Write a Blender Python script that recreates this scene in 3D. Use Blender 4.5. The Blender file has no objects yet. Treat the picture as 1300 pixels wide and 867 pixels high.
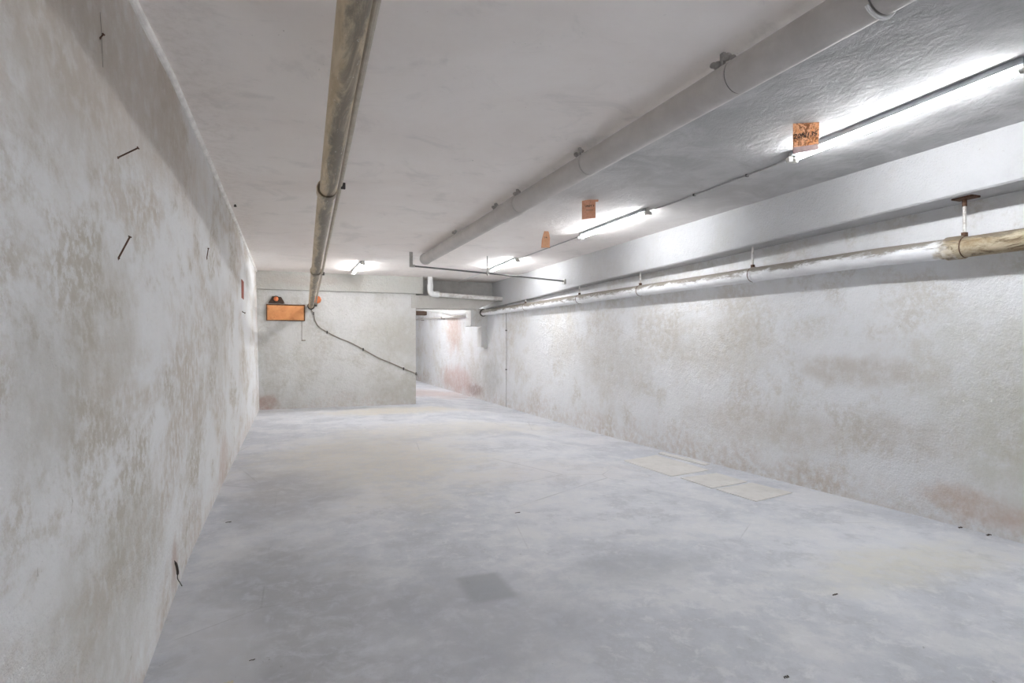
import bpy, bmesh, math, random
from mathutils import Vector, Matrix
random.seed(7)
C = bpy.context.scene.collection
PI = math.pi
ZC = 2.655                      # ceiling height

# ------------------------------------------------------------------ node helper
class NB:
    def __init__(self, name):
        self.m = bpy.data.materials.new(name); self.m.use_nodes = True
        self.t = self.m.node_tree; self.n = self.t.nodes; self.l = self.t.links
        self.b = self.n['Principled BSDF']
        self.co = self.n.new('ShaderNodeTexCoord').outputs['Object']
    def put(self, sock, v):
        if isinstance(v, bpy.types.NodeSocket): self.l.new(v, sock)
        elif v is not None:
            if isinstance(v, (tuple, list)) and len(v) == 3 and sock.type == 'RGBA': v = (*v, 1)
            sock.default_value = v
    def vec(self, scale=(1,1,1), loc=(0,0,0), rot=(0,0,0), src=None):
        n = self.n.new('ShaderNodeMapping')
        self.put(n.inputs['Vector'], src or self.co)
        n.inputs['Scale'].default_value = scale; n.inputs['Location'].default_value = loc
        n.inputs['Rotation'].default_value = rot
        return n.outputs[0]
    def noise(self, scale, detail=6, rough=.6, dist=0, vec=None):
        n = self.n.new('ShaderNodeTexNoise')
        self.put(n.inputs['Vector'], vec or self.co)
        n.inputs['Scale'].default_value = scale; n.inputs['Detail'].default_value = detail
        n.inputs['Roughness'].default_value = rough; n.inputs['Distortion'].default_value = dist
        return n.outputs['Fac']
    def voro(self, scale, vec=None, feature='DISTANCE_TO_EDGE'):
        n = self.n.new('ShaderNodeTexVoronoi'); n.feature = feature
        self.put(n.inputs['Vector'], vec or self.co); n.inputs['Scale'].default_value = scale
        return n.outputs['Distance']
    def rng(self, f, a, b, c=0., d=1., smooth=True):
        n = self.n.new('ShaderNodeMapRange'); n.interpolation_type = 'SMOOTHSTEP' if smooth else 'LINEAR'
        self.put(n.inputs['Value'], f)
        for k, v in (('From Min',a),('From Max',b),('To Min',c),('To Max',d)): self.put(n.inputs[k], v)
        return n.outputs[0]
    def op(self, o, a, b=None, clamp=False):
        n = self.n.new('ShaderNodeMath'); n.operation = o; n.use_clamp = clamp
        self.put(n.inputs[0], a)
        if b is not None: self.put(n.inputs[1], b)
        return n.outputs[0]
    def mix(self, f, a, b, mode='MIX'):
        n = self.n.new('ShaderNodeMix'); n.data_type = 'RGBA'; n.blend_type = mode
        ins = {s.identifier: s for s in n.inputs}
        self.put(ins['Factor_Float'], f); self.put(ins['A_Color'], a); self.put(ins['B_Color'], b)
        return [s for s in n.outputs if s.identifier == 'Result_Color'][0]
    def sep(self, src=None):
        n = self.n.new('ShaderNodeSeparateXYZ'); self.put(n.inputs[0], src or self.co); return n.outputs
    def blob(self, center, rad, wob=.5, edge=.5, scale=3.):
        """a stain: ellipsoid mask with a ragged noise edge"""
        v = self.vec(scale=tuple(1/r for r in rad), loc=tuple(-c/r for c, r in zip(center, rad)))
        n = self.n.new('ShaderNodeVectorMath'); n.operation = 'LENGTH'; self.l.new(v, n.inputs[0])
        d = self.op('ADD', n.outputs['Value'], self.op('MULTIPLY', self.op('SUBTRACT', self.noise(scale, 7, .65), .5), wob*4))
        return self.rng(d, 1+edge, 1-edge)
    def box(self, x0, x1, y0, y1, soft=.03):
        s = self.sep()
        f = self.rng(s[0], x0-soft, x0+soft)
        for v, a, b in ((s[0], x1+soft, x1-soft), (s[1], y0-soft, y0+soft), (s[1], y1+soft, y1-soft)):
            f = self.op('MULTIPLY', f, self.rng(v, a, b))
        return f
    def bump(self, h, strength=.3, dist=.01, prev=None):
        n = self.n.new('ShaderNodeBump'); n.inputs['Strength'].default_value = strength
        n.inputs['Distance'].default_value = dist; self.put(n.inputs['Height'], h)
        if prev is not None: self.l.new(prev, n.inputs['Normal'])
        return n.outputs[0]
    def done(self, col, rough=.8, metal=0., normal=None, spec=.3):
        self.put(self.b.inputs['Base Color'], col); self.put(self.b.inputs['Roughness'], rough)
        self.put(self.b.inputs['Metallic'], metal); self.b.inputs['Specular IOR Level'].default_value = spec
        if normal is not None: self.l.new(normal, self.b.inputs['Normal'])
        return self.m

def plain(name, col, rough=.6, metal=0., var=.12, scale=25, dirt=None, dirtamt=.4, bump=.15, spec=.3):
    b = NB(name)
    n = b.noise(scale, 6, .65)
    c = b.mix(b.rng(n, .3, .7), tuple(v*(1-var) for v in col), tuple(min(1, v*(1+var)) for v in col))
    if dirt:
        c = b.mix(b.op('MULTIPLY', b.rng(b.noise(scale*.35, 8, .7), .45, .68), dirtamt), c, dirt)
    return b.done(c, rough, metal, b.bump(b.noise(scale*3, 5, .6), bump, .003), spec)

# ------------------------------------------------------------------ materials
def wall_material(name, base, stains, blobs=(), low=.45, grain=1.0, cracks=False, amount=1.0, ysc=1.0):
    b = NB(name)
    z = b.sep()[2]
    wv = b.vec(scale=(1, ysc, 1))
    big = b.noise(1.0, 10, .66, .4, wv)
    mid = b.noise(2.6, 10, .7, .6, wv)
    streak = b.noise(2.0, 10, .70, .2, b.vec(scale=(1.2, 1.2*ysc, .9), loc=(3,1,2)))
    fine = b.noise(14, 8, .7)
    vfine = b.noise(60, 4, .6)
    c = b.mix(b.rng(mid, .38, .62), tuple(v*.965 for v in base), base)
    m1 = b.op('MULTIPLY', b.rng(big, .475, .64), b.rng(fine, .36, .58, .15, 1))
    c = b.mix(b.op('MULTIPLY', m1, .70*amount), c, stains[0])
    m2 = b.op('MULTIPLY', b.rng(streak, .50, .645), b.rng(b.noise(22, 7, .75), .40, .56, .15, 1))
    c = b.mix(b.op('MULTIPLY', m2, .75*amount), c, stains[1])
    # salt bloom and damp, ragged, along the foot
    damp = b.op('ADD', b.op('MULTIPLY', z, -1.0), b.op('MULTIPLY', b.op('SUBTRACT', b.noise(1.6, 8, .65), .5), 1.5))
    damp = b.rng(damp, -.40, .12)
    c = b.mix(b.op('MULTIPLY', b.op('MULTIPLY', damp, b.rng(fine, .34, .66)), low), c, stains[2])
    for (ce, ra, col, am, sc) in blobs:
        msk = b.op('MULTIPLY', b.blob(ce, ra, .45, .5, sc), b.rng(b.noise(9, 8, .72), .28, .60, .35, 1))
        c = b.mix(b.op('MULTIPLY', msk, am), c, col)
    # scuffs and pock marks
    p = b.op('MULTIPLY', b.rng(b.noise(34, 3, .5, 1.2), .71, .76), .55)
    c = b.mix(b.op('MULTIPLY', p, b.rng(mid, .48, .60)), c, (.30,.27,.23))
    if cracks:
        cr = b.op('MULTIPLY', b.rng(b.voro(1.1, b.vec(scale=(1,1,.8), src=None)), .006, .001), b.rng(big, .55, .62))
        c = b.mix(b.op('MULTIPLY', cr, .35), c, (.34,.30,.26))
    nrm = b.bump(mid, .25*grain, .03)
    nrm = b.bump(fine, .6*grain, .028, nrm)
    nrm = b.bump(vfine, .5*grain, .011, nrm)
    return b.done(c, .92, 0, nrm, .12)

W = (.88,.885,.885)
M = {}
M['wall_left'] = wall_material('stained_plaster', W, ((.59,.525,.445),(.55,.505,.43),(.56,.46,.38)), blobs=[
    ((-.55,2.6,2.42),(.5,1.9,.36),(.66,.575,.495),.65,1.6),  # brownish dirt along the top, also painting in the warm shaded band
    ((-.55,1.9,2.15),(.5,.55,.38),(.56,.51,.45),.60,2.2),
    ((-.55,2.3,1.35),(.5,.35,.25),(.56,.52,.45),.55,3.),
    ((-.55,3.0,2.3),(.5,.9,.25),(.60,.55,.49),.45,2.4),
    ((-.55,1.75,1.15),(.5,.22,.22),(.52,.50,.45),.50,3.),
    ((-.55,2.3,.45),(.5,.75,.30),(.55,.53,.47),.50,2.5),
    ((-.53,3.42,.16),(.3,.10,.12),(.50,.36,.30),.60,6.),
    ((-.53,6.0,.2),(.3,.35,.22),(.58,.44,.38),.50,4.),
    ((-.55,5.6,1.35),(.5,.7,.35),(.58,.55,.49),.45,2.2),
    ((-.55,9.5,2.25),(.5,.9,.16),(.44,.43,.40),.55,3.),
    ((-.55,11.2,1.9),(.5,.7,.18),(.44,.43,.40),.55,3.)], grain=1.0, low=.55, amount=1.12, ysc=.45)
M['wall_right'] = wall_material('stained_plaster', (.82,.83,.845), ((.60,.565,.505),(.60,.57,.52),(.56,.47,.40)), blobs=[
    ((4.5,2.2,.85),(.5,.75,.65),(.55,.54,.46),.65,1.6),
    ((4.5,3.6,1.05),(.5,.55,.12),(.52,.47,.41),.60,3.),
    ((4.5,3.3,.55),(.5,.45,.14),(.50,.45,.38),.45,3.5),
    ((4.5,2.75,.16),(.5,.28,.10),(.52,.38,.29),.60,4.),
    ((4.5,2.1,.10),(.5,.35,.10),(.62,.47,.40),.60,4.),
    ((4.5,5.4,1.25),(.5,.75,.35),(.58,.55,.49),.45,2.2),
    ((4.5,7.6,.95),(.5,.9,.42),(.57,.54,.48),.42,2.),
    ((4.5,9.2,1.3),(.5,.5,.4),(.60,.57,.50),.40,2.6),
    ((4.5,4.6,.45),(.5,1.0,.18),(.56,.50,.43),.40,2.6),
    ((4.43,16.2,1.7),(.5,.75,.6),(.52,.38,.33),.75,1.8),
    ((4.43,16.0,.25),(.5,1.5,.35),(.58,.40,.36),.65,2.2),
    ((4.43,14.2,.08),(.5,.55,.13),(.34,.22,.20),.65,4.),
    ((4.43,13.0,.5),(.5,.6,.45),(.45,.44,.41),.55,2.4)], low=.5, amount=.9, ysc=.75)
M['wall_back'] = wall_material('grey_plaster', (.68,.68,.665), ((.52,.505,.46),(.54,.53,.49),(.52,.43,.36)), blobs=[
    ((-.40,12.2,.12),(.22,.4,.16),(.42,.25,.20),.6,6.),
    ((2.0,12.2,1.45),(.55,.4,.45),(.54,.53,.47),.5,2.4),
    ((2.15,12.2,.30),(.5,.4,.28),(.48,.46,.41),.5,3.),
    ((.3,12.2,1.15),(.16,.4,.5),(.58,.57,.52),.4,4.)], low=.45)
M['wall_far'] = wall_material('pale_plaster', (.80,.80,.79), ((.62,.58,.52),(.62,.58,.52),(.62,.45,.40)), low=.4)
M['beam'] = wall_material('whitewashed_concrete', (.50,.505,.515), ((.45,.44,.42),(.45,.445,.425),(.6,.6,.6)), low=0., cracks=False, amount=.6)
M['back_beam'] = wall_material('cream_concrete', (.58,.58,.545), ((.56,.53,.49),(.56,.54,.49),(.6,.6,.6)), low=0., cracks=False, blobs=[
    ((.25,12.1,2.5),(.8,.5,.1),(.52,.47,.43),.6,3.)], amount=.9)
M['lintel'] = wall_material('grey_concrete', (.56,.55,.52), ((.46,.44,.40),(.48,.46,.42),(.5,.5,.5)), low=0., cracks=False)
M['recess'] = plain('dark_grey_render', (.66,.66,.65), .9, scale=4)

def ceiling_material():
    b = NB('ceiling_plaster')
    big = b.noise(.7, 9, .62, .5); mid = b.noise(2.2, 9, .68, .8); fine = b.noise(18, 8, .72)
    s0 = b.sep()
    raw_dim = b.rng(b.op('ADD', s0[0], b.op('MULTIPLY', b.op('SUBTRACT', mid, .5), .5)), 1.9, 2.25)
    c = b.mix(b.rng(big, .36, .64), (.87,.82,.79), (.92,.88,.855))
    raw_dim = b.op('MULTIPLY', raw_dim, b.rng(s0[1], 7.5, 3.2))
    c = b.mix(raw_dim, c, b.mix(b.rng(mid, .38, .62), (.41,.41,.412), (.52,.52,.525)))  # rough grey near strip, painted darker to hold down the lamp glow
    c = b.mix(b.op('MULTIPLY', b.rng(mid, .52, .68), .30), c, (.60,.58,.565))
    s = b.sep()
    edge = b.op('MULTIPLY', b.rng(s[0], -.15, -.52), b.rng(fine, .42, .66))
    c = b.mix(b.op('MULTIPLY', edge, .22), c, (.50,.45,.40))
    c = b.mix(b.op('MULTIPLY', b.rng(b.noise(46, 3, .5, .8), .73, .77), .5), c, (.30,.27,.25))
    # the right strip was floated much more coarsely than the left
    coarse = b.rng(s[0], 2.0, 2.4, .10, 1.)
    h = b.op('MULTIPLY', b.noise(9, 9, .72, 1.0, b.vec(scale=(1.3,.8,1))), coarse)
    nrm = b.bump(h, .55, .02)
    nrm = b.bump(b.op('MULTIPLY', fine, coarse), .40, .008, nrm)
    return b.done(c, .92, 0, nrm, .1)
M['ceiling'] = ceiling_material()

def floor_material():
    b = NB('worn_concrete')
    big = b.noise(.6, 11, .66, .1); mid = b.noise(1.7, 11, .73, .15); fine = b.noise(9, 9, .74, .4)
    speck = b.noise(70, 4, .6)
    c = b.mix(b.rng(big, .40, .60), (.58,.60,.645), (.70,.715,.755))
    c = b.mix(b.op('MULTIPLY', b.rng(mid, .48, .60), .65), c, (.755,.76,.775))
    c = b.mix(b.op('MULTIPLY', b.op('MULTIPLY', b.rng(mid, .50, .40), b.rng(fine, .38, .56, .2, 1)), .75), c, (.475,.49,.525))
    c = b.mix(b.op('MULTIPLY', b.rng(fine, .49, .66), .6), c, (.79,.80,.82))
    c = b.mix(b.op('MULTIPLY', b.rng(speck, .62, .74), .35), c, (.34,.34,.36))
    for ce, ra, col, am, sc in [
        ((.9,6.6,0),(1.1,1.6,1),(.69,.655,.585),.8,1.6),       # sandy worn patch, middle of the floor
        ((2.3,8.6,0),(1.5,.7,1),(.72,.69,.63),.6,1.8),
        ((1.9,11.2,0),(1.2,.55,1),(.72,.67,.57),.75,2.),
        ((3.4,2.4,0),(.7,.25,1),(.69,.665,.57),.6,2.6),
        ((2.6,5.4,0),(.8,.5,1),(.64,.60,.58),.35,2.2),
        ((3.4,15.3,0),(1.2,1.2,1),(.52,.40,.37),.70,1.8),      # reddish dust in the passage
        ((.0,3.0,0),(.45,1.0,1),(.37,.375,.39),.75,2.2),      # dark damp strip at the left wall
        ((.25,11.9,0),(1.2,.30,1),(.36,.36,.365),.65,2.4),
        ((.0,5.4,0),(.45,.9,1),(.42,.42,.44),.7,2.4),
        ((.8,2.6,0),(.5,.6,1),(.40,.41,.44),.65,2.2),
        ((1.9,2.9,0),(.4,.22,1),(.39,.41,.44),.55,3.),
        ((-.25,2.62,0),(.16,.5,1),(.66,.66,.68),.55,5.)]:
        msk = b.op('MULTIPLY', b.blob(ce, ra, .45, .55, sc), b.rng(fine, .28, .62, .35, 1))
        c = b.mix(b.op('MULTIPLY', msk, am), c, col)
    c = b.mix(b.op('MULTIPLY', b.box(.86, 1.10, 2.79, 3.13, .03), .7), c, (.365,.38,.405))   # square repair patch
    # fine crack lines and a cold joint
    cr = b.op('MULTIPLY', b.rng(b.voro(.55, b.vec(scale=(1,1,.1))), .0035, .0008), b.rng(big, .48, .58))
    c = b.mix(b.op('MULTIPLY', cr, .35), c, (.28,.28,.29))
    c = b.mix(b.op('MULTIPLY', b.rng(b.noise(30, 3, .5, 1.5), .735, .765), .5), c, (.22,.215,.21))
    nrm = b.bump(mid, .12, .02); nrm = b.bump(fine, .22, .006, nrm); nrm = b.bump(speck, .12, .002, nrm)
    return b.done(c, b.rng(mid, .3, .7, .55, .78), 0, nrm, .28)
M['floor'] = floor_material()
def slab_material():
    b = NB('pale_slab_concrete')
    c = b.mix(b.rng(b.noise(3, 9, .7, .6), .36, .64), (.68,.67,.645), (.75,.74,.72))
    c = b.mix(b.op('MULTIPLY', b.rng(b.noise(12, 7, .7), .5, .7), .4), c, (.52,.51,.50))
    return b.done(c, .85, 0, b.bump(b.noise(30, 6, .7), .2, .004), .2)
M['slab'] = slab_material()

def old_pipe_material():
    b = NB('aged_cream_plastic')
    st = b.vec(scale=(1,.18,1))
    n = b.noise(16, 8, .68, .5, st); n2 = b.noise(42, 6, .7, .4, b.vec(scale=(1,.35,1)))
    c = b.mix(b.rng(n, .34, .66), (.50,.395,.255), (.68,.57,.415))
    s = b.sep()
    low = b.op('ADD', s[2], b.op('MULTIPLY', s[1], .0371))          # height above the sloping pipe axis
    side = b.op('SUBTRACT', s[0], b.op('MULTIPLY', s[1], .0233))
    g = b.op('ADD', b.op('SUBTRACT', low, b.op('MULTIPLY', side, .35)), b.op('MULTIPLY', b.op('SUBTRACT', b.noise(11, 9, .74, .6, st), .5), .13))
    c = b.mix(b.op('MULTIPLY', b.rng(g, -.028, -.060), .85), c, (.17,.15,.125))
    c = b.mix(b.op('MULTIPLY', b.rng(b.noise(7, 9, .74, .8, st), .52, .66), .5), c, (.22,.195,.16))
    c = b.mix(b.op('MULTIPLY', b.rng(n2, .62, .70), .8), c, (.80,.77,.69))
    return b.done(c, .55, 0, b.bump(n2, .2, .003), .35)
M['old_pipe'] = old_pipe_material()
M['grey_pipe'] = plain('grey_painted_pipe', (.56,.535,.515), .6, var=.05, scale=6, dirt=(.38,.36,.35), dirtamt=.25, bump=.06)
M['band'] = plain('dull_steel_band', (.22,.21,.205), .6, .3, scale=40)
M['patch'] = plain('splashed_mortar', (.40,.385,.37), .9, scale=60, bump=.6)

def iron_pipe_material():
    b = NB('whitewashed_iron')
    s = b.sep(); y = s[1]
    fl = b.vec(scale=(1,.3,1))
    n = b.noise(9, 9, .72, .5, fl); f = b.noise(36, 6, .7)
    white = b.mix(b.rng(n, .36, .64), (.72,.73,.75), (.84,.85,.86))
    rust = b.mix(b.rng(n, .38, .62), (.27,.195,.11), (.52,.455,.335))
    rust = b.mix(b.op('MULTIPLY', b.rng(b.noise(20, 8, .75, .6, fl), .48, .62), .9), rust, (.13,.085,.045))
    near = b.rng(b.op('ADD', y, b.op('MULTIPLY', b.op('SUBTRACT', b.noise(7, 6, .6), .5), .35)), 0.16, 0.05)
    c = b.mix(near, white, rust)
    # grime lies along the upper side of the pipe
    g = b.op('ADD', s[2], b.op('MULTIPLY', b.op('SUBTRACT', b.noise(15, 9, .74, .5, fl), .5), .22))
    c = b.mix(b.op('MULTIPLY', b.rng(g, .008, .056), .88), c, (.17,.14,.105))
    c = b.mix(b.op('MULTIPLY', b.rng(f, .66, .72), .55), c, (.30,.24,.17))
    return b.done(c, .6, 0, b.bump(f, .3, .004), .3)
M['iron_pipe'] = iron_pipe_material()
M['rusty'] = plain('rusted_iron', (.13,.075,.05), .85, .3, var=.4, scale=60, bump=.5)
M['rod'] = plain('painted_hanger_rod', (.74,.73,.71), .6, scale=60, dirt=(.30,.22,.18), dirtamt=.7)
M['pvc'] = plain('white_plastic', (.82,.83,.82), .4, var=.03, scale=10, bump=.03, spec=.4)
M['pvc_dirty'] = plain('scuffed_white_plastic', (.80,.79,.77), .5, var=.05, scale=20, dirt=(.42,.36,.31), dirtamt=.6, bump=.05)
M['galv'] = plain('galvanised_steel', (.44,.43,.41), .5, .3, scale=40)
M['galv_dark'] = plain('dark_steel', (.20,.20,.20), .5, .4, scale=40)
M['conduit'] = plain('beige_conduit', (.56,.51,.44), .6, var=.08, scale=20, dirt=(.40,.35,.29), dirtamt=.4)
M['cable'] = plain('grey_cable', (.30,.27,.23), .6, scale=40)
M['cable_white'] = plain('white_cable', (.78,.78,.78), .6, var=.04, scale=40)
M['cable_grey'] = plain('mid_grey_cable', (.46,.45,.45), .6, scale=40)
M['clip'] = plain('dark_clip', (.08,.075,.07), .7, scale=40)
M['batten'] = plain('lamp_batten_enamel', (.42,.45,.48), .45, var=.04, scale=20, spec=.5)
M['holder'] = plain('lamp_holder_plastic', (.66,.65,.62), .5, var=.05, scale=20)
M['ink'] = plain('black_ink', (.035,.03,.03), .8, scale=30)
M['dark'] = plain('dark_hole', (.05,.042,.035), .95, scale=30)  # near-black tone for holes, collars, a rim and a gap
M['frame'] = plain('dark_brown_edge', (.15,.07,.035), .85, var=.3, scale=40, bump=.4)
M['bracket'] = plain('charred_brown_metal', (.085,.055,.04), .85, var=.3, scale=60, bump=.4)
M['seam'] = plain('grey_bead', (.90,.88,.86), .85, scale=8)
def orange(name, a, bcol, spots, amt, sc, lo=.53):
    b = NB(name)
    c = b.mix(b.rng(b.noise(sc, 7, .65, .5), .36, .64), a, bcol)
    c = b.mix(b.op('MULTIPLY', b.rng(b.noise(sc*2.2, 7, .7, .8), lo, lo+.10), amt), c, spots)
    return b.done(c, .8, 0, b.bump(b.noise(sc*4, 5, .6), .2, .003), .2)
M['orange_panel'] = orange('orange_panel_face', (.78,.34,.14), (.86,.41,.18), (.56,.22,.09), .4, 5)
M['tag_rust'] = orange('mottled_orange_board', (.72,.31,.13), (.84,.46,.27), (.24,.095,.04), .95, 20, .47)
M['tag_card'] = orange('orange_card', (.80,.40,.25), (.86,.48,.33), (.52,.24,.13), .4, 22)
M['tag_dull'] = orange('dull_orange_card', (.33,.175,.10), (.39,.215,.13), (.25,.13,.075), .5, 22)
M['knob'] = orange('orange_knob_paint', (.68,.20,.08), (.80,.27,.12), (.5,.16,.07), .4, 20)
M['red_brick'] = orange('red_brown_board', (.36,.11,.08), (.44,.16,.12), (.22,.08,.06), .5, 12)
M['chip'] = plain('dark_debris', (.07,.06,.05), .9, scale=50)
M['paper'] = plain('yellowish_scrap', (.62,.58,.44), .9, scale=50)

def glow(name, col, strength):
    m = bpy.data.materials.new(name); m.use_nodes = True
    b = m.node_tree.nodes['Principled BSDF']
    b.inputs['Base Color'].default_value = (.9,.9,.9,1); b.inputs['Emission Color'].default_value = (*col,1)
    b.inputs['Emission Strength'].default_value = strength
    return m
M['tube'] = glow('lit_fluorescent_tube', (.975,.985,1.0), 25.)

# ------------------------------------------------------------------ mesh helpers
def add_box(bm, lo, hi, rot=0., bev=0.):
    lo, hi = Vector(lo), Vector(hi)
    r = bmesh.ops.create_cube(bm, size=1.)
    vs = r['verts']
    c = (lo+hi)/2; s = hi-lo
    for v in vs:
        p = Vector((v.co.x*s.x, v.co.y*s.y, v.co.z*s.z))
        if rot: p = Matrix.Rotation(rot, 3, 'Z') @ p
        v.co = p + c
    if bev:
        es = {e for v in vs for e in v.link_edges}
        bmesh.ops.bevel(bm, geom=list(es), offset=bev, segments=2, affect='EDGES', profile=.6)
def frame_of(d):
    d = d.normalized()
    up = Vector((0,0,1)) if abs(d.z) < .95 else Vector((1,0,0))
    u = d.cross(up).normalized(); v = u.cross(d).normalized()
    return u, v
def add_path(bm, pts, radii, seg=16, caps=True):
    """tube through points; radii is a number or one per point"""
    pts = [Vector(p) for p in pts]
    if not isinstance(radii, (list, tuple)): radii = [radii]*len(pts)
    rings = []; u = v = None
    for i, p in enumerate(pts):
        a = pts[max(0, i-1)]; b = pts[min(len(pts)-1, i+1)]
        d = b-a
        if d.length < 1e-9: d = pts[-1]-pts[0]
        d.normalize()
        if u is None: u, v = frame_of(d)
        else:
            u = (u - d*u.dot(d)).normalized(); v = d.cross(u).normalized() if d.cross(u).dot(v) > 0 else u.cross(d).normalized()
        rings.append([bm.verts.new(p + u*math.cos(2*PI*k/seg)*radii[i] + v*math.sin(2*PI*k/seg)*radii[i]) for k in range(seg)])
    for a, b in zip(rings, rings[1:]):
        for k in range(seg):
            bm.faces.new((a[k], a[(k+1)%seg], b[(k+1)%seg], b[k]))
    if caps:
        bm.faces.new(rings[0][::-1]); bm.faces.new(rings[-1])
def add_profile(bm, p0, p1, prof, seg=28):
    """lathe about the line p0-p1; prof = [(distance along, radius)]"""
    p0, p1 = Vector(p0), Vector(p1); d = (p1-p0).normalized(); u, v = frame_of(d)
    rings = [[bm.verts.new(p0 + d*t + (u*math.cos(2*PI*k/seg) + v*math.sin(2*PI*k/seg))*r) for k in range(seg)] for t, r in prof]
    for a, b in zip(rings, rings[1:]):
        for k in range(seg):
            bm.faces.new((a[k], a[(k+1)%seg], b[(k+1)%seg], b[k]))
    bm.faces.new(rings[0][::-1]); bm.faces.new(rings[-1])
def add_ball(bm, c, r, sx=(1,1,1), seg=14):
    q = bmesh.ops.create_uvsphere(bm, u_segments=seg, v_segments=max(6, seg//2), radius=r)
    for v in q['verts']: v.co = Vector((v.co.x*sx[0], v.co.y*sx[1], v.co.z*sx[2])) + Vector(c)
def add_prism(bm, poly, ext):
    """poly = list of 3d points, ext = extrusion vector"""
    ext = Vector(ext)
    a = [bm.verts.new(Vector(p)) for p in poly]; b = [bm.verts.new(Vector(p)+ext) for p in poly]
    n = len(a)
    bm.faces.new(a[::-1]); bm.faces.new(b)
    for k in range(n): bm.faces.new((a[k], a[(k+1)%n], b[(k+1)%n], b[k]))
def add_hull_strip(bm, sections):
    """loft of equal-length closed sections (beams, thick walls)"""
    rs = [[bm.verts.new(Vector(p)) for p in s] for s in sections]
    n = len(rs[0])
    for a, b in zip(rs, rs[1:]):
        for k in range(n): bm.faces.new((a[k], a[(k+1)%n], b[(k+1)%n], b[k]))
    bm.faces.new(rs[0][::-1]); bm.faces.new(rs[-1])
def grid(bm, fn, us, vs):
    g = [[bm.verts.new(Vector(fn(u, v))) for v in vs] for u in us]
    for i in range(len(us)-1):
        for j in range(len(vs)-1):
            bm.faces.new((g[i][j], g[i+1][j], g[i+1][j+1], g[i][j+1]))
def smooth_path(pts, n=6):
    P = [Vector(p) for p in pts]; out = []
    for i in range(len(P)-1):
        a = P[max(0,i-1)]; b = P[i]; c = P[i+1]; d = P[min(len(P)-1,i+2)]
        for k in range(n):
            t = k/n
            out.append(.5*((2*b)+(c-a)*t+(2*a-5*b+4*c-d)*t*t+(3*b-a-3*c+d)*t**3))
    out.append(P[-1]); return out

def root_loc(o):
    while o.parent: o = o.parent
    return o.location.copy()
def obj(name, bm, mat, parent=None, smooth=True, angle=35):
    if parent is not None:
        L = root_loc(parent)
        for v in bm.verts: v.co -= L
    bmesh.ops.recalc_face_normals(bm, faces=bm.faces)
    for f in bm.faces: f.smooth = smooth
    if smooth:
        for e in bm.edges:
            if len(e.link_faces) == 2 and e.calc_face_angle(0) > math.radians(angle): e.smooth = False
    me = bpy.data.meshes.new(name); bm.to_mesh(me); bm.free()
    me.materials.append(mat)
    o = bpy.data.objects.new(name, me); C.objects.link(o)
    if parent is not None: o.parent = parent
    return o
def tag(o, label, cat, group=None):
    o['label'] = label; o['category'] = cat
    if group: o['group'] = group
    return o
def thing(name, label, cat, loc, group=None, rotz=0.):
    o = bpy.data.objects.new(name, None); C.objects.link(o); o.empty_display_size = .1
    o.location = loc; o.rotation_euler = (0,0,rotz)
    return tag(o, label, cat, group)
def solo(name, label, cat, bm, mat, group=None, at=None, **k):
    """a thing that is one mesh; its origin is moved to 'at'"""
    if at is not None:
        for v in bm.verts: v.co -= Vector(at)
    o = obj(name, bm, mat, **k)
    if at is not None: o.location = at
    return tag(o, label, cat, group)
def struct(name, bm, mat, smooth=False):
    o = obj(name, bm, mat, None, smooth); o['kind'] = 'structure'; return o
B = bmesh.new

def lerp_table(tab, y):
    if y <= tab[0][0]: return tab[0][1]
    for (a, va), (b, vb) in zip(tab, tab[1:]):
        if y <= b:
            t = (y-a)/(b-a); return va+(vb-va)*t
    return tab[-1][1]

# ------------------------------------------------------------------ setting
YB, YF = -6.2, 21.4             # room ends: behind the camera, end of the passage
def wall_r(y): return 4.52-.006*y
def beam_x(y): return 4.184+.0163*y
DIP = [(-6,.015),(2.4,.021),(3.2,.030),(4.0,.050),(5.5,.076),(7.4,.106),(9.5,.118),(14,.118),(18,.110),(21.5,.11)]
def floor_z(x, y):              # the slab falls gently towards the foot of the right wall
    t = min(1., max(0., (x-2.55)/(4.45-2.55)))
    return -lerp_table(DIP, y)*t*t*(3-2*t) if t < 1 else -lerp_table(DIP, y)
LF = [(-6,-.52),(2.6,-.513),(3.2,-.534),(4.0,-.553),(6,-.553),(9,-.53),(12.3,-.50)]
LC = [(-6,-.58),(2.7,-.578),(3.4,-.556),(5.2,-.55),(7.1,-.55),(12.3,-.562)]
def left_x(y, z):
    t = min(1, max(0, z/ZC)); return lerp_table(LF, y)*(1-t)+lerp_table(LC, y)*t
ys = [YB+k*.4 for k in range(int((YF-YB)/.4)+1)]+[YF]
bm = B(); grid(bm, lambda x, y: (x, y, floor_z(x, y)), [-.9+k*.2 for k in range(29)], ys)
struct('floor', bm, M['floor'], True)
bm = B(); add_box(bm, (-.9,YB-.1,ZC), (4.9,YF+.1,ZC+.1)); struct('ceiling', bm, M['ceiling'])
yl = [YB+k*.3 for k in range(64)]; yl = [y for y in yl if y < 12.5]+[12.6]
bm = B()
zz = [-.02]+[k*.15 for k in range(1,18)]+[ZC]
grid(bm, lambda y, z: (left_x(y, z), y, z), yl, zz)
grid(bm, lambda y, z: (-.9, y, z), yl, [-.02, ZC])
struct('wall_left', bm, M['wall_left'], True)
bm = B(); grid(bm, lambda y, z: (wall_r(y), y, z), ys, [-.25,.4,1.,1.6,2.2,ZC]); grid(bm, lambda y, z: (4.9, y, z), [YB,YF], [-.25,ZC])
struct('wall_right', bm, M['wall_right'])
bm = B(); add_box(bm, (-.9,YB-.15,-.1), (4.9,YB,ZC)); struct('wall_front', bm, M['wall_far'])
bm = B(); add_box(bm, (-.9,YF,-.25), (4.9,YF+.15,ZC)); struct('wall_far', bm, M['wall_far'])
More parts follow.
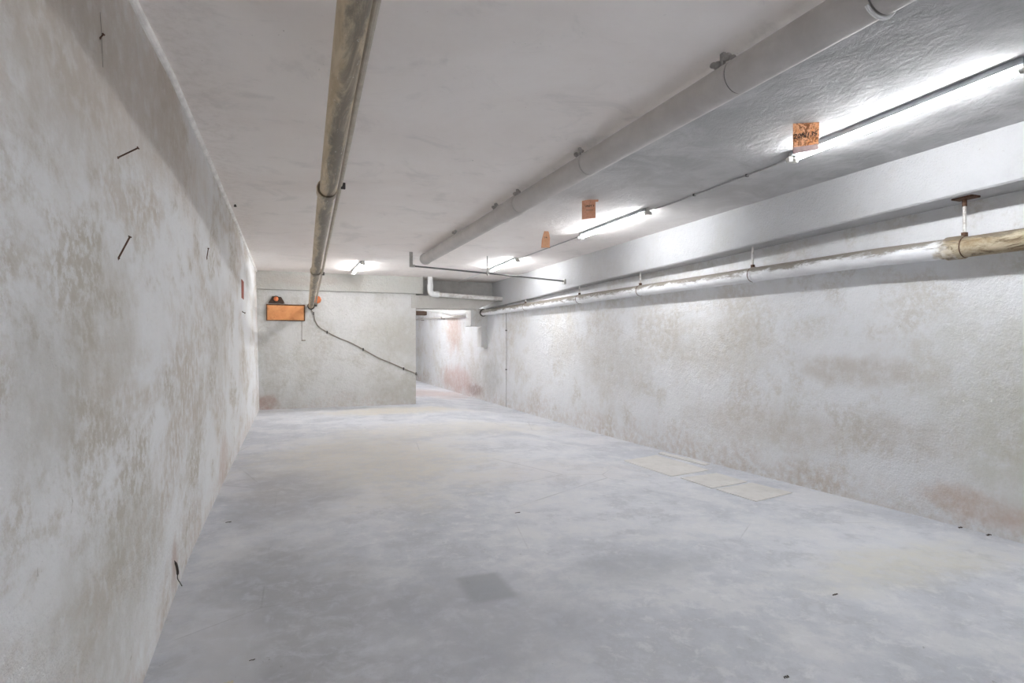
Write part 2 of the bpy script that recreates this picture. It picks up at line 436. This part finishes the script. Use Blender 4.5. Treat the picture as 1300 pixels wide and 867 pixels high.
bm = B(); add_box(bm, (.55,12.5,-.05), (.7,YF,ZC)); struct('wall_passage', bm, M['wall_far'])
# partition across the back of the room
bm = B(); add_box(bm, (-.62,12.2,-.06), (2.512,12.5,2.32)); struct('wall_back', bm, M['wall_back'])
# long beam on the right: its underside drops towards the far end
BB = [(-6,2.33),(2.24,2.30),(2.7,2.29),(3.73,2.271),(5.45,2.228),(7.9,2.198),(10.1,2.14),(13.45,2.075)]
sec = []
for y in [YB,-3,0,1.5]+[2+k*.5 for k in range(23)]+[13.45]:
    zb = lerp_table(BB, y); x0 = beam_x(y); x1 = wall_r(y)+.05
    sec.append([(x0,y,ZC+.02),(x0,y,zb+.012),(x0+.012,y,zb),(x1,y,zb),(x1,y,ZC+.02)])
bm = B(); add_hull_strip(bm, sec); struct('trim_1', bm, M['beam'])
# beam over the partition, ending at the recess
bm = B(); add_box(bm, (-.62,12.14,2.305), (2.655,12.75,ZC+.02), bev=.012); struct('trim_2', bm, M['back_beam'])
# recess behind the beam end
bm = B(); add_box(bm, (2.6,12.75,2.20), (4.5,12.95,ZC+.02)); struct('wall_recess', bm, M['recess'])
# lintel over the opening, its right end cut on a slant
bm = B(); add_prism(bm, [(2.412,12.17,2.005),(3.87,12.17,2.018),(4.26,12.17,2.185),(4.36,12.17,2.22),(4.36,12.17,2.262),(2.412,12.17,2.275)], (0,.55,0))
struct('trim_3', bm, M['lintel'])
# stepped corbel that carries the beam end on the right wall
bm = B(); add_box(bm, (4.035,13.25,1.668), (4.52,13.7,2.09), bev=.015); add_box(bm, (4.30,13.27,1.18), (4.52,13.6,1.68), bev=.012)
add_box(bm, (4.20,13.24,1.645), (4.27,13.3,1.672)); add_box(bm, (4.335,13.22,1.15), (4.42,13.4,1.185))
struct('trim_4', bm, M['wall_far'])
# bead in the corner of left wall and ceiling
bm = B(); add_path(bm, [(left_x(y,ZC)+.004,y,ZC-.008) for y in yl], .021, 10); struct('trim_5', bm, M['seam'], True)

# ------------------------------------------------------------------ lamps
LAMPL = 1.5
def make_lamp(label):
    t = thing('fluorescent_lamp', label, 'lamp', (0,0,ZC), 'fluorescent batten lamps on the ceiling')
    h = LAMPL/2
    bm = B(); add_box(bm, (-.031,-h+.02,ZC-.034), (.031,h-.02,ZC-.0005), bev=.004); obj('batten', bm, M['batten'], t)
    for s in (-1, 1):
        y = s*h
        bm = B()
        add_box(bm, (-.040,y-.020,ZC-.072), (.040,y+.016,ZC-.038), bev=.006)
        add_box(bm, (-.014,y-.014,ZC-.040), (.014,y+.014,ZC-.001), bev=.003)
        ho = obj('lamp_holder', bm, M['holder'], t)
        bm = B(); add_path(bm, [(0,y-s*.022,ZC-.054),(0,y-s*.052,ZC-.054)], .0145, 14); obj('end_cap', bm, M['galv'], ho)
    bm = B(); add_path(bm, [(0,-h+.045,ZC-.054),(0,h-.045,ZC-.054)], .0135, 12); obj('tube', bm, M['tube'], t)
    return t
lamps = [  # x, y, rotz, label
    (3.330, 2.46, -.058, 'lit fluorescent lamp nearest the camera, cut by the right frame edge, behind the mottled tag'),
    (3.410, 5.80, -.012, 'lit fluorescent lamp between the mottled orange tag and the rounded dull tag'),
    (3.470, 9.50, -.045, 'short-looking lit lamp behind the hanging rod in front of the long white beam'),
    (1.172, 10.78, -.003, 'lit fluorescent lamp on the left of the ceiling close to the back beam'),
    (3.30, -.90, -.03, 'added fluorescent fill lamp behind the camera on the right'),  # this and the next: unseen, carry on the row, added to brighten the room
    (3.25, -4.25, -.03, 'added fluorescent fill lamp far behind the camera on the right'),
    (3.30, 16.7, 0., 'added fluorescent fill lamp hidden in the passage between two others'),  # from here on: unseen passage lamps, added to brighten the passage
    (3.10, 14.6, 0., 'added fluorescent fill lamp hidden in the passage behind the lintel'),
    (2.60, 18.2, 0., 'added fluorescent fill lamp hidden deep in the passage'),
]
lamp0 = make_lamp(lamps[0][3])
def dup(root):
    r = root.copy(); C.objects.link(r)
    for ch in list(root.children):
        c = ch.copy(); C.objects.link(c); c.parent = r
        for g in list(ch.children):
            d = g.copy(); C.objects.link(d); d.parent = c
    return r
for i, (x, y, rz, lab) in enumerate(lamps):
    o = lamp0 if i == 0 else dup(lamp0)
    o.location = (x, y, ZC); o.rotation_euler = (0,0,rz); o['label'] = lab

def cable(name, label, pts, r, mat, clips=(), n=6, cat='cable', seg=8):
    p = smooth_path(pts, n)
    t = thing(name, label, cat, p[0])
    bm = B(); add_path(bm, p, r, seg); obj('cable_run' if cat == 'cable' else 'conduit_run', bm, mat, t)
    for (c, lo, hi) in clips:
        c = Vector(c); bm = B(); add_box(bm, c-Vector(lo), c+Vector(hi), bev=.002); obj('cable_clip', bm, M['clip'], t)
    return t
zc = ZC-.012
cable('electrical_cable', 'grey ceiling cable running from nearest lamp to the lamp behind it',
      [(3.375,3.225,ZC-.02),(3.45,3.40,zc),(3.465,3.9,zc),(3.475,4.35,zc),(3.48,4.85,zc),(3.415,5.035,ZC-.02)], .0075, M['cable_grey'],
      [((3.468,3.75,ZC-.011),(.012,.008,.010),(.012,.008,.0105)),((3.476,4.42,ZC-.011),(.012,.008,.010),(.012,.008,.0105))])
cable('electrical_cable', 'grey ceiling cable running on from second lamp past the rounded dull tag',
      [(3.42,6.57,ZC-.02),(3.475,6.75,zc),(3.478,7.4,zc),(3.485,8.1,zc),(3.485,8.55,zc),(3.45,8.735,ZC-.02)], .0075, M['cable_grey'],
      [((3.479,7.6,ZC-.011),(.012,.008,.010),(.012,.008,.0105))])
cable('electrical_cable', 'white cable slanting over the ceiling to the recess above white elbow pipe',
      [(3.505,10.27,ZC-.02),(3.535,10.6,ZC-.010),(3.549,11.06,ZC-.009),(3.575,11.8,ZC-.009),(3.595,12.5,ZC-.009),(3.597,12.72,ZC-.012)], .0095, M['cable_white'])

# ------------------------------------------------------------------ cream drain pipe on the left
A0, A1 = Vector((.194,1.92,2.385)), Vector((.431,12.1,2.007))
AD = (A1-A0).normalized()
def at_y(y): return A0+AD*((y-A0.y)/AD.y)
t = thing('drain_pipe', 'cream stained drain pipe sloping under the ceiling into the back wall', 'pipe', at_y(4.0))
joints = [YB+.02, 4.02, 7.55]
for i, y0 in enumerate(joints):
    y1 = (joints+[12.215])[i+1]
    a, b = at_y(y0), at_y(y1 + (.03 if i < 2 else 0)); L = (b-a).length
    if i == 0: off = Vector((.006,0,.003)); prof = [(0,.054),(L,.054)]
    else: off = Vector((-.002,0,-.002)); prof = [(.05,.0565),(0,.0595),(0,.0645),(.012,.066),(.10,.065),(.115,.0585),(.125,.0555),(L,.0535 if i == 1 else .050)]
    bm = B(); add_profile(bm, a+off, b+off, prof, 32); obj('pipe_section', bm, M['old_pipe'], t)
for y in (-2.0, 2.95, 5.6, 9.2):
    p = at_y(y)
    bm = B(); add_path(bm, [p+Vector((0,-.002,.05)), p+Vector((0,-.002,0)), (p.x,p.y,ZC)][0:1]+[(p.x,p.y,ZC+.005)], .005, 8); obj('hanger_rod', bm, M['galv'], t)
bm = B(); add_profile(bm, (.431,12.165,2.004), (.433,12.21,2.002), [(0,.060),(.01,.068),(.045,.068)], 24); obj('wall_collar', bm, M['dark'], t)
cable('electrical_conduit', 'thin beige conduit running along the right side of the cream drain pipe',
      [at_y(y)+Vector((.078 if y < 3 else lerp_table([(3,.081),(4,.083),(7.6,.083),(11,.078),(12.1,.088)], y), 0, .028)) for y in (-6.1,-3,0,1.5,2.5,3.2,3.9,4.6,5.6,7,9,11,12.19)], .0135, M['conduit'],
      [((at_y(4.03)+Vector((.099,0,.026))),(.012,.012,.02),(.016,.012,.02)), ((at_y(8.0)+Vector((.097,0,.026))),(.012,.012,.02),(.016,.012,.02))], 3, 'conduit', 10)

# ------------------------------------------------------------------ grey pipe in the middle of the ceiling
def mid(y): return Vector((1.952-.002*(y-2), y, lerp_table([(-6,2.495),(1.5,2.530),(9,2.548)], y)))
t = thing('drain_pipe', 'thick grey painted pipe hugging the ceiling between cream pipe and lamps', 'pipe', mid(4.9))
R = .0785
jy = [YB+.02, 1.46, 2.17, 3.60, 4.88, 5.33, 7.22, 8.72]
for a, b in zip(jy, jy[1:]):
    bul = (a, b) == (4.88, 5.33)
    p, q = mid(a+.004), mid(b-.004); L = (q-p).length
    prof = [(0,R+.002),(L,R+.002)]
    if bul: prof = [(0,R+.004),(.02,R+.013),(.15,R+.014),(.19,R+.009),(L-.06,R+.009),(L-.02,R+.013),(L,R+.004)]
    elif b == 8.72: prof = [(0,R+.002),(L-.05,R+.002),(L-.05,R+.010),(L,R+.010),(L,R-.006),(L-.06,R-.01)]
    bm = B(); add_profile(bm, p, q, prof, 36); obj('pipe_section', bm, M['grey_pipe'], t)
for y in jy[1:-1]:
    p = mid(y); d = (mid(y+.1)-mid(y)).normalized()
    bm = B(); add_profile(bm, p-d*.006, p+d*.006, [(0,R-.001),(.012,R-.001)], 36); obj('joint_ring', bm, M['band'], t)
for y in (1.60, 2.22, 3.66, 4.85, 5.42, 6.9):
    p = mid(y)
    bm = B()
    for k in range(5):
        add_ball(bm, (p.x-.035-random.random()*.02, y+(k-2)*.03, p.z+.078+k%3*.014), .012+random.random()*.009, (1,1.3,.9), 10)
    add_box(bm, (p.x-.05,y-.012,p.z+.06), (p.x-.035,y+.012,ZC+.002))
    obj('ceiling_clamp', bm, M['patch'], t)
p = mid(1.48); bm = B()
arc = [(p.x+(R+.008)*math.cos(a), 1.47, p.z+(R+.008)*math.sin(a)) for a in [math.radians(-140+k*10) for k in range(16)]]
add_path(bm, arc, .007, 8); o = obj('clamp_band', bm, M['cable_white'], t); o['label'] = 'white edged clamp band'
p = mid(8.70); bm = B(); add_profile(bm, mid(8.665), mid(8.672), [(0,R-.012),(.007,R-.012)], 24); obj('pipe_mouth', bm, M['dark'], t)

# ------------------------------------------------------------------ trapeze rod in front of the back of the room
t = thing('hanger_rail', 'thin steel rail hung across the ceiling from grey pipe end to the white beam', 'rail', (1.743,8.815,ZC))
za = lambda x: 2.447+(2.312-2.447)*(x-1.743)/(4.325-1.743)
bm = B(); add_path(bm, [(1.743,8.815,2.447),(2.949,8.80,za(2.949)),(4.327,8.84,2.312)], .0125, 10); obj('crossbar', bm, M['galv_dark'], t)
bm = B(); add_box(bm, (1.715,8.795,2.43), (1.765,8.835,ZC+.001), bev=.006); add_box(bm, (1.72,8.79,2.428), (1.80,8.84,2.462), bev=.006); obj('bracket', bm, M['galv'], t)
bm = B(); add_path(bm, [(2.949,8.80,2.345),(2.949,8.80,ZC+.001)], .010, 8); add_path(bm, [(2.949,8.80,za(2.949)-.022),(2.949,8.80,za(2.949)+.03)], .017, 8); obj('hanger_rod', bm, M['galv'], t)
bm = B(); add_box(bm, (4.30,8.80,2.27), (4.333,8.88,2.345), bev=.004); obj('end_plate', bm, M['galv'], t)

# ------------------------------------------------------------------ white plastic elbow pipe at the recess
t = thing('elbow_pipe', 'white plastic pipe with elbow dropping from ceiling over the lintel', 'pipe', (2.785,12.06,2.30))
bm = B(); add_path(bm, [(2.785,12.06,2.48),(2.785,12.06,ZC+.004)], .052, 20); obj('riser', bm, M['pvc'], t)
bm = B()
el = [(2.785,12.06,2.50),(2.785,12.06,2.40)]+[(2.785+.09*(1-math.cos(a)),12.06,2.385-.09*math.sin(a)) for a in [math.radians(k*15) for k in range(1,7)]]+[(2.97,12.06,2.293)]
add_path(bm, el, [.061]+[.0605]*(len(el)-1), 20); obj('elbow', bm, M['pvc'], t)
bm = B(); add_profile(bm, (2.96,12.06,2.293), (4.385,12.06,2.238), [(0,.046),(1.0,.046),(1.0,.049),(1.03,.049),(1.03,.045),(1.43,.045)], 20); obj('branch', bm, M['pvc_dirty'], t)

# ------------------------------------------------------------------ iron pipe along the right wall
PZ = [(-6,1.925),(2.3,1.942),(3.3,1.968),(5.5,1.972),(8,1.980),(13.4,1.992)]
def ip(y): return Vector((4.345 if y < 9 else 4.345-.002*(y-9), y, lerp_table(PZ, y)))
t = thing('iron_pipe', 'white and rusty iron pipe hung below the long beam along the right wall', 'pipe', ip(2.67))
RR = .0705
cuts = [YB+.02, 2.60, 4.60, 8.1, 13.30]
for i, (a, b) in enumerate(zip(cuts, cuts[1:])):
    bm = B()
    pts = [ip(a+(b-a)*k/6) for k in range(7)]
    add_path(bm, pts, RR, 28); obj('pipe_section', bm, M['iron_pipe'], t)
def collar(y, w, r, mat):
    p, q = ip(y-w/2), ip(y+w/2); L = (q-p).length
    bm = B(); add_profile(bm, p, q, [(0,RR-.004),(0,r-.006),(.012,r),(L-.02,r),(L,RR-.003)], 28); return obj('coupling', bm, mat, t)
collar(2.715, .13, RR+.011, M['iron_pipe'])
collar(4.60, .05, RR+.006, M['iron_pipe'])
def hanger(y, zt, plate=False):
    p = ip(y)
    bm = B(); add_path(bm, [(p.x,y,p.z+RR-.005),(p.x,y,zt+.003)], .011, 8); o = obj('hanger_rod', bm, M['rod'], t)
    if plate:
        bm = B(); add_box(bm, (p.x-.045,y-.075,zt-.012), (p.x+.045,y+.06,zt+.003), bev=.004); obj('ceiling_plate', bm, M['rusty'], o)
        bm = B(); add_path(bm, [(p.x,y,zt-.06),(p.x,y,zt-.008)], .0145, 8); obj('rod_socket', bm, M['rusty'], o)
    w = .011 if plate else .005
    bm = B(); add_profile(bm, ip(y-w), ip(y+w), [(0,RR+.001),(.002,RR+.004),(2*w-.002,RR+.004),(2*w,RR+.001)], 28)
    add_box(bm, (p.x-.014,y-.014,p.z+RR), (p.x+.014,y+.014,p.z+RR+.03)); obj('pipe_clamp', bm, M['rusty'], t)
for y in (-1.2, 2.655, 4.62, 6.62, 8.35, 10.6): hanger(y, lerp_table(BB, y), y == 2.655)
bm = B(); add_profile(bm, ip(13.225), ip(13.262), [(0,RR+.001),(.005,RR+.016),(.036,RR+.022)], 24); obj('wall_collar', bm, M['dark'], t)

# pipes in the passage
t = thing('passage_pipe', 'white pipe with a bend seen through the opening under the lintel', 'pipe', (4.25,15.65,2.08))
bm = B(); add_path(bm, [(4.26,13.72,2.05),(4.25,15.2,2.075),(4.24,15.62,2.085)], .062, 18); obj('pipe_section', bm, M['pvc'], t)
bm = B(); add_path(bm, smooth_path([(4.24,15.56,2.084),(4.235,15.66,2.087),(4.19,15.73,2.095),(4.10,15.75,2.108)], 4), .069, 18); obj('elbow', bm, M['pvc'], t)
bm = B(); add_path(bm, [(4.13,15.745,2.104),(3.62,15.8,2.18),(2.2,15.9,2.36),(.72,16.0,2.5)], .058, 18); obj('pipe_section', bm, M['pvc'], t)
t = thing('passage_pipe', 'thin grey pipe low along passage wall seen under the white bent pipe', 'pipe', (4.37,14.3,1.95))
bm = B(); add_path(bm, [(4.36,13.72,1.955),(4.345,16,1.995),(4.33,18.5,2.055),(4.31,21.38,2.11)], .030, 12); obj('pipe_section', bm, M['grey_pipe'], t)
for y in (14.6, 17.2, 20.):
    z = lerp_table([(13.7,1.955),(16,1.995),(18.5,2.055),(21.4,2.11)], y)
    bm = B(); add_box(bm, (4.30,y-.015,z-.04), (wall_r(y)-.002,y+.015,z+.035)); obj('wall_bracket', bm, M['rusty'], t)
bm = B(); add_box(bm, (.68,18.0,2.13), (4.05,18.25,2.26), bev=.01)
solo('shade_bar', 'dark brown bar standing in for shade at the top left of the passage opening', 'beam', bm, M['bracket'], at=(2.4,18.1,2.13))  # dark box put in for the far shadow at the passage ceiling edge

# ------------------------------------------------------------------ back wall fittings
YW = 12.2
t = thing('wall_panel', 'orange rectangular panel with dark brown edges on the back wall', 'panel', (-.03,YW,1.71))
bm = B(); add_box(bm, (-.365,YW-.028,1.722), (.300,YW+.01,2.008), bev=.004); obj('panel_face', bm, M['orange_panel'], t)
bm = B()
add_box(bm, (-.382,YW-.034,2.004), (.322,YW+.01,2.026), bev=.003); add_box(bm, (-.382,YW-.032,1.708), (.322,YW+.01,1.722), bev=.003)
add_box(bm, (-.382,YW-.034,1.709), (-.362,YW+.01,2.025), bev=.003); add_box(bm, (.298,YW-.034,1.709), (.322,YW+.01,2.025), bev=.003)
obj('panel_edge', bm, M['frame'], t)
t = thing('wall_bracket', 'small dark trapezoid bracket with an orange knob above orange panel', 'bracket', (-.19,YW,2.04))
bm = B(); add_prism(bm, [(-.345,YW-.05,2.046),(-.055,YW-.05,2.048),(-.075,YW-.05,2.10),(-.115,YW-.05,2.165),(-.27,YW-.05,2.182),(-.30,YW-.05,2.12)], (0,.06,0)); obj('back_plate', bm, M['bracket'], t, False)
bm = B(); add_ball(bm, (-.205,YW-.06,2.125), .046, (1,.6,1), 16); o = obj('knob', bm, M['knob'], t); o['label'] = 'orange knob'
bm = B(); add_profile(bm, (-.205,YW-.052,2.125), (-.205,YW-.066,2.125), [(0,.062),(.01,.062),(.014,.056)], 20); obj('knob_rim', bm, M['dark'], t)
t = thing('wall_plug', 'small orange round plug beside the end of cream drain pipe', 'plug', (.555,YW,2.13))
bm = B(); add_profile(bm, (.548,YW+.005,2.135), (.548,YW-.03,2.13), [(0,.075),(.02,.075),(.033,.055),(.035,.02)], 18); obj('plug_body', bm, M['knob'], t)
bm = B(); add_box(bm, (.50,YW-.03,2.0), (.545,YW+.004,2.07), bev=.01); o = obj('mortar_gap', bm, M['dark'], t); o['label'] = 'dark gap under the plug'
cp = [(.437,12.186,1.93),(.478,12.187,1.859),(.508,12.187,1.72),(.582,12.187,1.596),(.716,12.187,1.503),(.956,12.187,1.379),(1.185,12.187,1.284),(1.417,12.187,1.156),(1.732,12.187,.975),(2.053,12.187,.838),(2.248,12.187,.745),(2.505,12.187,.638),(2.527,12.190,.615),(2.527,12.24,.60)]
cable('electrical_cable', 'brown cable sagging across the back wall from cream pipe to the opening', cp, .011, M['cable'],
      [((x,12.187,z),(.013,.014,.028),(.013,.0125,.028)) for x, z in ((.478,1.859),(.735,1.492),(1.432,1.148),(2.252,.743),(2.512,.635))], 5)
bm = B(); add_path(bm, [(.262,12.195,1.70),(.262,12.194,1.36),(.275,12.192,1.335)], .005, 6); add_box(bm, (.255,12.183,1.318), (.33,12.2,1.340), bev=.003)
solo('wall_hook', 'tiny dark hook and line on the back wall below the orange panel', 'hook', bm, M['cable'], at=(.27,12.2,1.33))

# cable down the right wall
xw = wall_r(11.95)
cable('electrical_cable', 'thin grey cable dropping straight down right wall beside the corbel',
      [(beam_x(11.95)+.005,11.95,2.115),(xw-.012,11.95,2.08),(xw-.012,11.95,1.7),(xw-.012,11.94,1.1),(xw-.012,11.95,.5),(xw-.012,11.95,-.118)], .007, M['cable_grey'],
      [((xw-.012,11.95,z),(.014,.02,.012),(.014,.02,.012)) for z in (1.55,.7)])

# ------------------------------------------------------------------ nails and wires on the left wall
def nail(base, tip, r, label, bend=0):
    b, q = Vector(base), Vector(tip); d = (q-b).normalized()
    bm = B(); add_path(bm, [b-d*.012, b, b+(q-b)*.5, q], r, 8)
    add_profile(bm, q-d*.001, q+d*.004, [(0,r*1.9),(.004,r*1.9)], 10)
    add_ball(bm, b, r*1.7, (1,1,1), 8)
    solo('nail', label, 'nail', bm, M['rusty'], 'rusty nails in the left wall', at=base)
lx = left_x
nail((lx(2.43,1.95)+.001,2.434,1.951), (-.499,2.434,1.992), .0028, 'long rusty nail pointing right, higher of the two big nails on left wall')
nail((lx(2.40,1.59)+.001,2.403,1.592), (-.517,2.403,1.668), .0030, 'long rusty nail bent upward, lower of the two big nails on left wall')
nail((lx(4.77,1.96)+.001,4.80,1.91), (-.535,4.75,1.975), .0030, 'thin nail halfway along left wall under the shadow edge')
nail((lx(8.30,1.69)+.001,8.30,1.69), (-.512,8.28,1.672), .0050, 'short stub nail far along left wall below the red board')
nail((lx(2.26,2.31)+.001,2.256,2.285), (lx(2.26,2.31)+.012,2.25,2.296), .0024, 'small dark nail high on left wall above a hanging wire')
bm = B(); add_path(bm, smooth_path([(lx(2.26,2.36)+.003,2.256,2.37),(lx(2.26,2.3)+.004,2.262,2.30),(lx(2.26,2.25)+.003,2.268,2.25),(lx(2.26,2.2)+.002,2.275,2.20)], 4), .0008, 6)
solo('wire', 'thin dark wire hanging on left wall near the top of the frame', 'wire', bm, M['cable'], at=(lx(2.26,2.2),2.27,2.2))
x = lx(3.42,.18)
bm = B(); add_path(bm, smooth_path([(x-.01,3.42,.195),(x+.006,3.425,.165),(x+.012,3.44,.115),(x+.008,3.46,.075),(x+.014,3.50,.035),(x+.02,3.515,.012)], 4), [.0025]*4+[.006]*6+[.0022]*11, 8)
solo('wire', 'short dark rusty wire stub at the foot of left wall', 'wire', bm, M['chip'], at=(x,3.43,.05))
bm = B(); add_box(bm, (lx(8.4,2)-.02,8.20,1.862), (lx(8.4,2)+.007,8.56,2.098), bev=.004)
solo('wall_tile', 'red brown square board seen edge-on far along left wall', 'board', bm, M['red_brick'], at=(-.55,8.4,1.86))
bm = B(); add_path(bm, [(-.482,6.382,ZC+.002),(-.482,6.382,ZC-.02)], .008, 8); add_path(bm, [(-.482,6.382,ZC-.012),(-.482,6.382,ZC-.022)], .014, 6)
solo('bolt', 'small dark bolt in the ceiling beside left wall', 'bolt', bm, M['chip'], at=(-.482,6.382,ZC))

# ------------------------------------------------------------------ orange tags hanging from the ceiling
def text_mesh(body, size, mat, parent, origin, ux, uz, name='lettering', extr=.0006, shear=0.):
    cu = bpy.data.curves.new('lettering', 'FONT'); cu.body = body; cu.size = size; cu.align_x = 'CENTER'; cu.align_y = 'CENTER'
    cu.extrude = extr; cu.resolution_u = 2; cu.shear = shear; cu.offset = .0004
    o = bpy.data.objects.new('lettering', cu); C.objects.link(o)
    dg = bpy.context.evaluated_depsgraph_get(); dg.update()
    me = bpy.data.meshes.new_from_object(o.evaluated_get(dg))
    bpy.data.objects.remove(o); bpy.data.curves.remove(cu)
    ux, uz = Vector(ux).normalized(), Vector(uz).normalized(); un = ux.cross(uz)
    L = root_loc(parent)
    for v in me.vertices: v.co = Vector(origin) + ux*v.co.x + uz*v.co.y + un*v.co.z - L
    me.materials.clear(); me.materials.append(mat); me.name = name
    q = bpy.data.objects.new(name, me); C.objects.link(q); q.parent = parent
    return q
def hang_tag(label, corners, mat, thick=.004):
    """corners: outline as 3d points (front face)"""
    P = [Vector(p) for p in corners]
    c = sum(P, Vector())/len(P)
    t = thing('hanging_tag', label, 'tag', (c.x, c.y, max(p.z for p in P)), 'orange tags hanging from the ceiling')
    n = (P[1]-P[0]).cross(P[-1]-P[0]).normalized()
    if n.y < 0: n = -n
    bm = B(); add_prism(bm, P, n*thick); obj('board', bm, mat, t, False)
    return t, n
# mottled tag in front of nearest lamp
a, b2 = Vector((2.933,2.78,ZC)), Vector((3.062,2.703,ZC)); ux = (b2-a)
t, n = hang_tag('mottled orange tag with black scrawl hanging in front of the nearest lamp', [a, a+ux*.5+Vector((0,0,.001)), b2, b2-Vector((0,0,.075))+ux*.0, b2-Vector((0,0,.125))-ux*.03, b2-Vector((0,0,.168)), a-Vector((0,0,.188))], M['tag_rust'])
bm = B(); add_prism(bm, [a-Vector((0,0,.148))-n*.002, b2-Vector((0,0,.135))-ux*.04-n*.002, b2-Vector((0,0,.168))-n*.002, a-Vector((0,0,.188))-n*.002], n*.0015)
o = obj('lower_strip', bm, plain('greyish_pink_strip', (.50,.37,.36), .8, scale=40), t, False); o['label'] = 'greyish pink lower strip'
text_mesh('20N135', .042, M['ink'], t, a+ux*.46-Vector((0,0,.076))-n*.0012, ux+Vector((0,0,.015)), (0,0,1), shear=.2)
# plain tag with two written lines
c = Vector((2.68,4.96,ZC)); ux = Vector((.112,-.062,0)); a = c-ux*.5; b2 = c+ux*.5
t, n = hang_tag('pale orange tag with two written lines left of second lamp', [a-Vector((0,0,.010)), c+ux*.02, b2+ux*.22-Vector((0,0,.003)), b2+ux*.20-Vector((0,0,.022)), b2-Vector((0,0,.022)), b2-Vector((0,0,.176)), a-Vector((0,0,.186))], M['tag_card'])
text_mesh('UNIT 7', .028, M['ink'], t, c+ux*.06-Vector((0,0,.062))-n*.0012, ux, (0,0,1))
text_mesh('-------', .030, M['ink'], t, c+ux*.06-Vector((0,0,.098))-n*.0012, ux, (0,0,1))
# rounded dull tag
c = Vector((2.955,6.56,ZC)); ux = Vector((.108,-.030,0)).normalized()
def q(u, z): return c+ux*u+Vector((0,0,z))
t, n = hang_tag('dull orange tag with narrow shoulders hanging between second and third lamps', [q(-.022,0),q(.030,0),q(.042,-.035),q(.051,-.085),q(.046,-.200),q(-.060,-.205),q(-.052,-.105),q(-.036,-.045)], M['tag_dull'])
text_mesh('14-', .034, M['ink'], t, q(0,-.078)-n*.0012, ux, (0,0,1))

# ------------------------------------------------------------------ pale slabs let into the floor
def sc(x, y):                       # follow the fall of the floor
    k = 1.0
    for _ in range(6): k = 1-floor_z(x*k, y*k)/1.3
    return x*k, y*k
def slab(label, pts, h=.006, mat=None):
    P = [sc(*p) for p in pts]
    bm = B()
    a = [bm.verts.new((x, y, floor_z(x, y)-.02)) for x, y in P]; b = [bm.verts.new((x, y, floor_z(x, y)+h)) for x, y in P]
    bm.faces.new(b)
    for k in range(4): bm.faces.new((a[k], a[(k+1)%4], b[(k+1)%4], b[k]))
    bm.faces.new(a[::-1])
    bmesh.ops.subdivide_edges(bm, edges=[e for e in bm.edges if e.calc_length() > .1], cuts=5, use_grid_fill=True)
    for v in bm.verts:
        top = v.co.z > floor_z(v.co.x, v.co.y)-.007+h*.3
        if top: v.co.z = floor_z(v.co.x, v.co.y)+h
    x, y = sum(p[0] for p in P)/4, sum(p[1] for p in P)/4
    solo('floor_slab', label, 'slab', bm, mat or M['slab'], 'pale slabs in the floor by the right wall', at=(x, y, floor_z(x, y)))
slab('largest pale floor slab, farthest of the row near the right wall', [(3.433,5.554),(3.946,5.691),(3.985,4.837),(3.458,4.741)])
slab('middle pale floor slab of the row near the right wall', [(3.502,4.654),(3.962,4.693),(3.982,4.30),(3.513,4.225)])
slab('nearest pale floor slab of the row near the right wall', [(3.526,4.190),(3.995,4.255),(4.054,3.85),(3.559,3.747)])
slab('narrow raised strip of slab between largest floor slab and right wall', [(4.015,5.75),(4.105,5.81),(4.18,5.06),(4.09,5.03)], .012)

# ------------------------------------------------------------------ litter on the floor
def chip(name, label, cat, x, y, s, mat, rz=0., n=3):
    bm = B()
    for k in range(n):
        a = rz+random.uniform(-.5,.5)
        add_box(bm, (x+(k-1)*s*.55-s*.4, y-s*.14, floor_z(x,y)-.001), (x+(k-1)*s*.55+s*.4, y+s*.14, floor_z(x,y)+s*.14+k*.0006), rot=a, bev=s*.03)
    solo(name, label, cat, bm, mat, at=(x, y, floor_z(x, y)))
chip('twig', 'small dark twig on the floor near the left wall', 'twig', -.398, 4.68, .020, M['chip'], .4)
chip('debris_chip', 'tiny dark chip on the floor ahead of the dark square patch', 'debris', 1.634, 4.154, .022, M['chip'])
chip('debris_chip', 'dark oval chip on the floor at lower right', 'debris', 2.629, 2.225, .020, M['chip'], .2)
chip('twig', 'thin dark twig on the floor at lower left', 'twig', -.135, 2.618, .012, M['chip'], .25)
chip('debris_chip', 'grey pebble at the bottom edge of the floor right of centre', 'debris', 1.806, 1.745, .016, M['chip'], .9)
chip('paper_scrap', 'yellowish scrap on the floor in the lower left corner', 'paper', -.215, 2.47, .026, M['paper'], .9)
for (x, y, l) in ((4.490,2.766,'dark crumb at the foot of right wall, left of two'),(4.492,2.587,'dark crumb at the foot of right wall, right of two')):
    chip('debris_chip', l, 'debris', x-.01, y, .024, M['chip'], 1.4)

# ------------------------------------------------------------------ world, camera, view
w = bpy.data.worlds.new('world'); bpy.context.scene.world = w; w.use_nodes = True
w.node_tree.nodes['Background'].inputs[0].default_value = (.5,.5,.52,1); w.node_tree.nodes['Background'].inputs[1].default_value = .2
cam = bpy.data.cameras.new('camera'); co = bpy.data.objects.new('camera', cam); C.objects.link(co)
cam.sensor_width = 36.; cam.lens = 745/1300*36.; cam.clip_start = .02
co.location = (0,0,1.3); co.rotation_euler = (math.radians(90),0,-math.radians(20.934))
cam.shift_y = .5/1300
S = bpy.context.scene; S.camera = co
vs = S.view_settings; vs.view_transform = 'Standard'; vs.look = 'None'; vs.gamma = 1.; vs.use_curve_mapping = False; vs.exposure = 2.38
S.cycles.max_bounces = 12; S.cycles.diffuse_bounces = 10
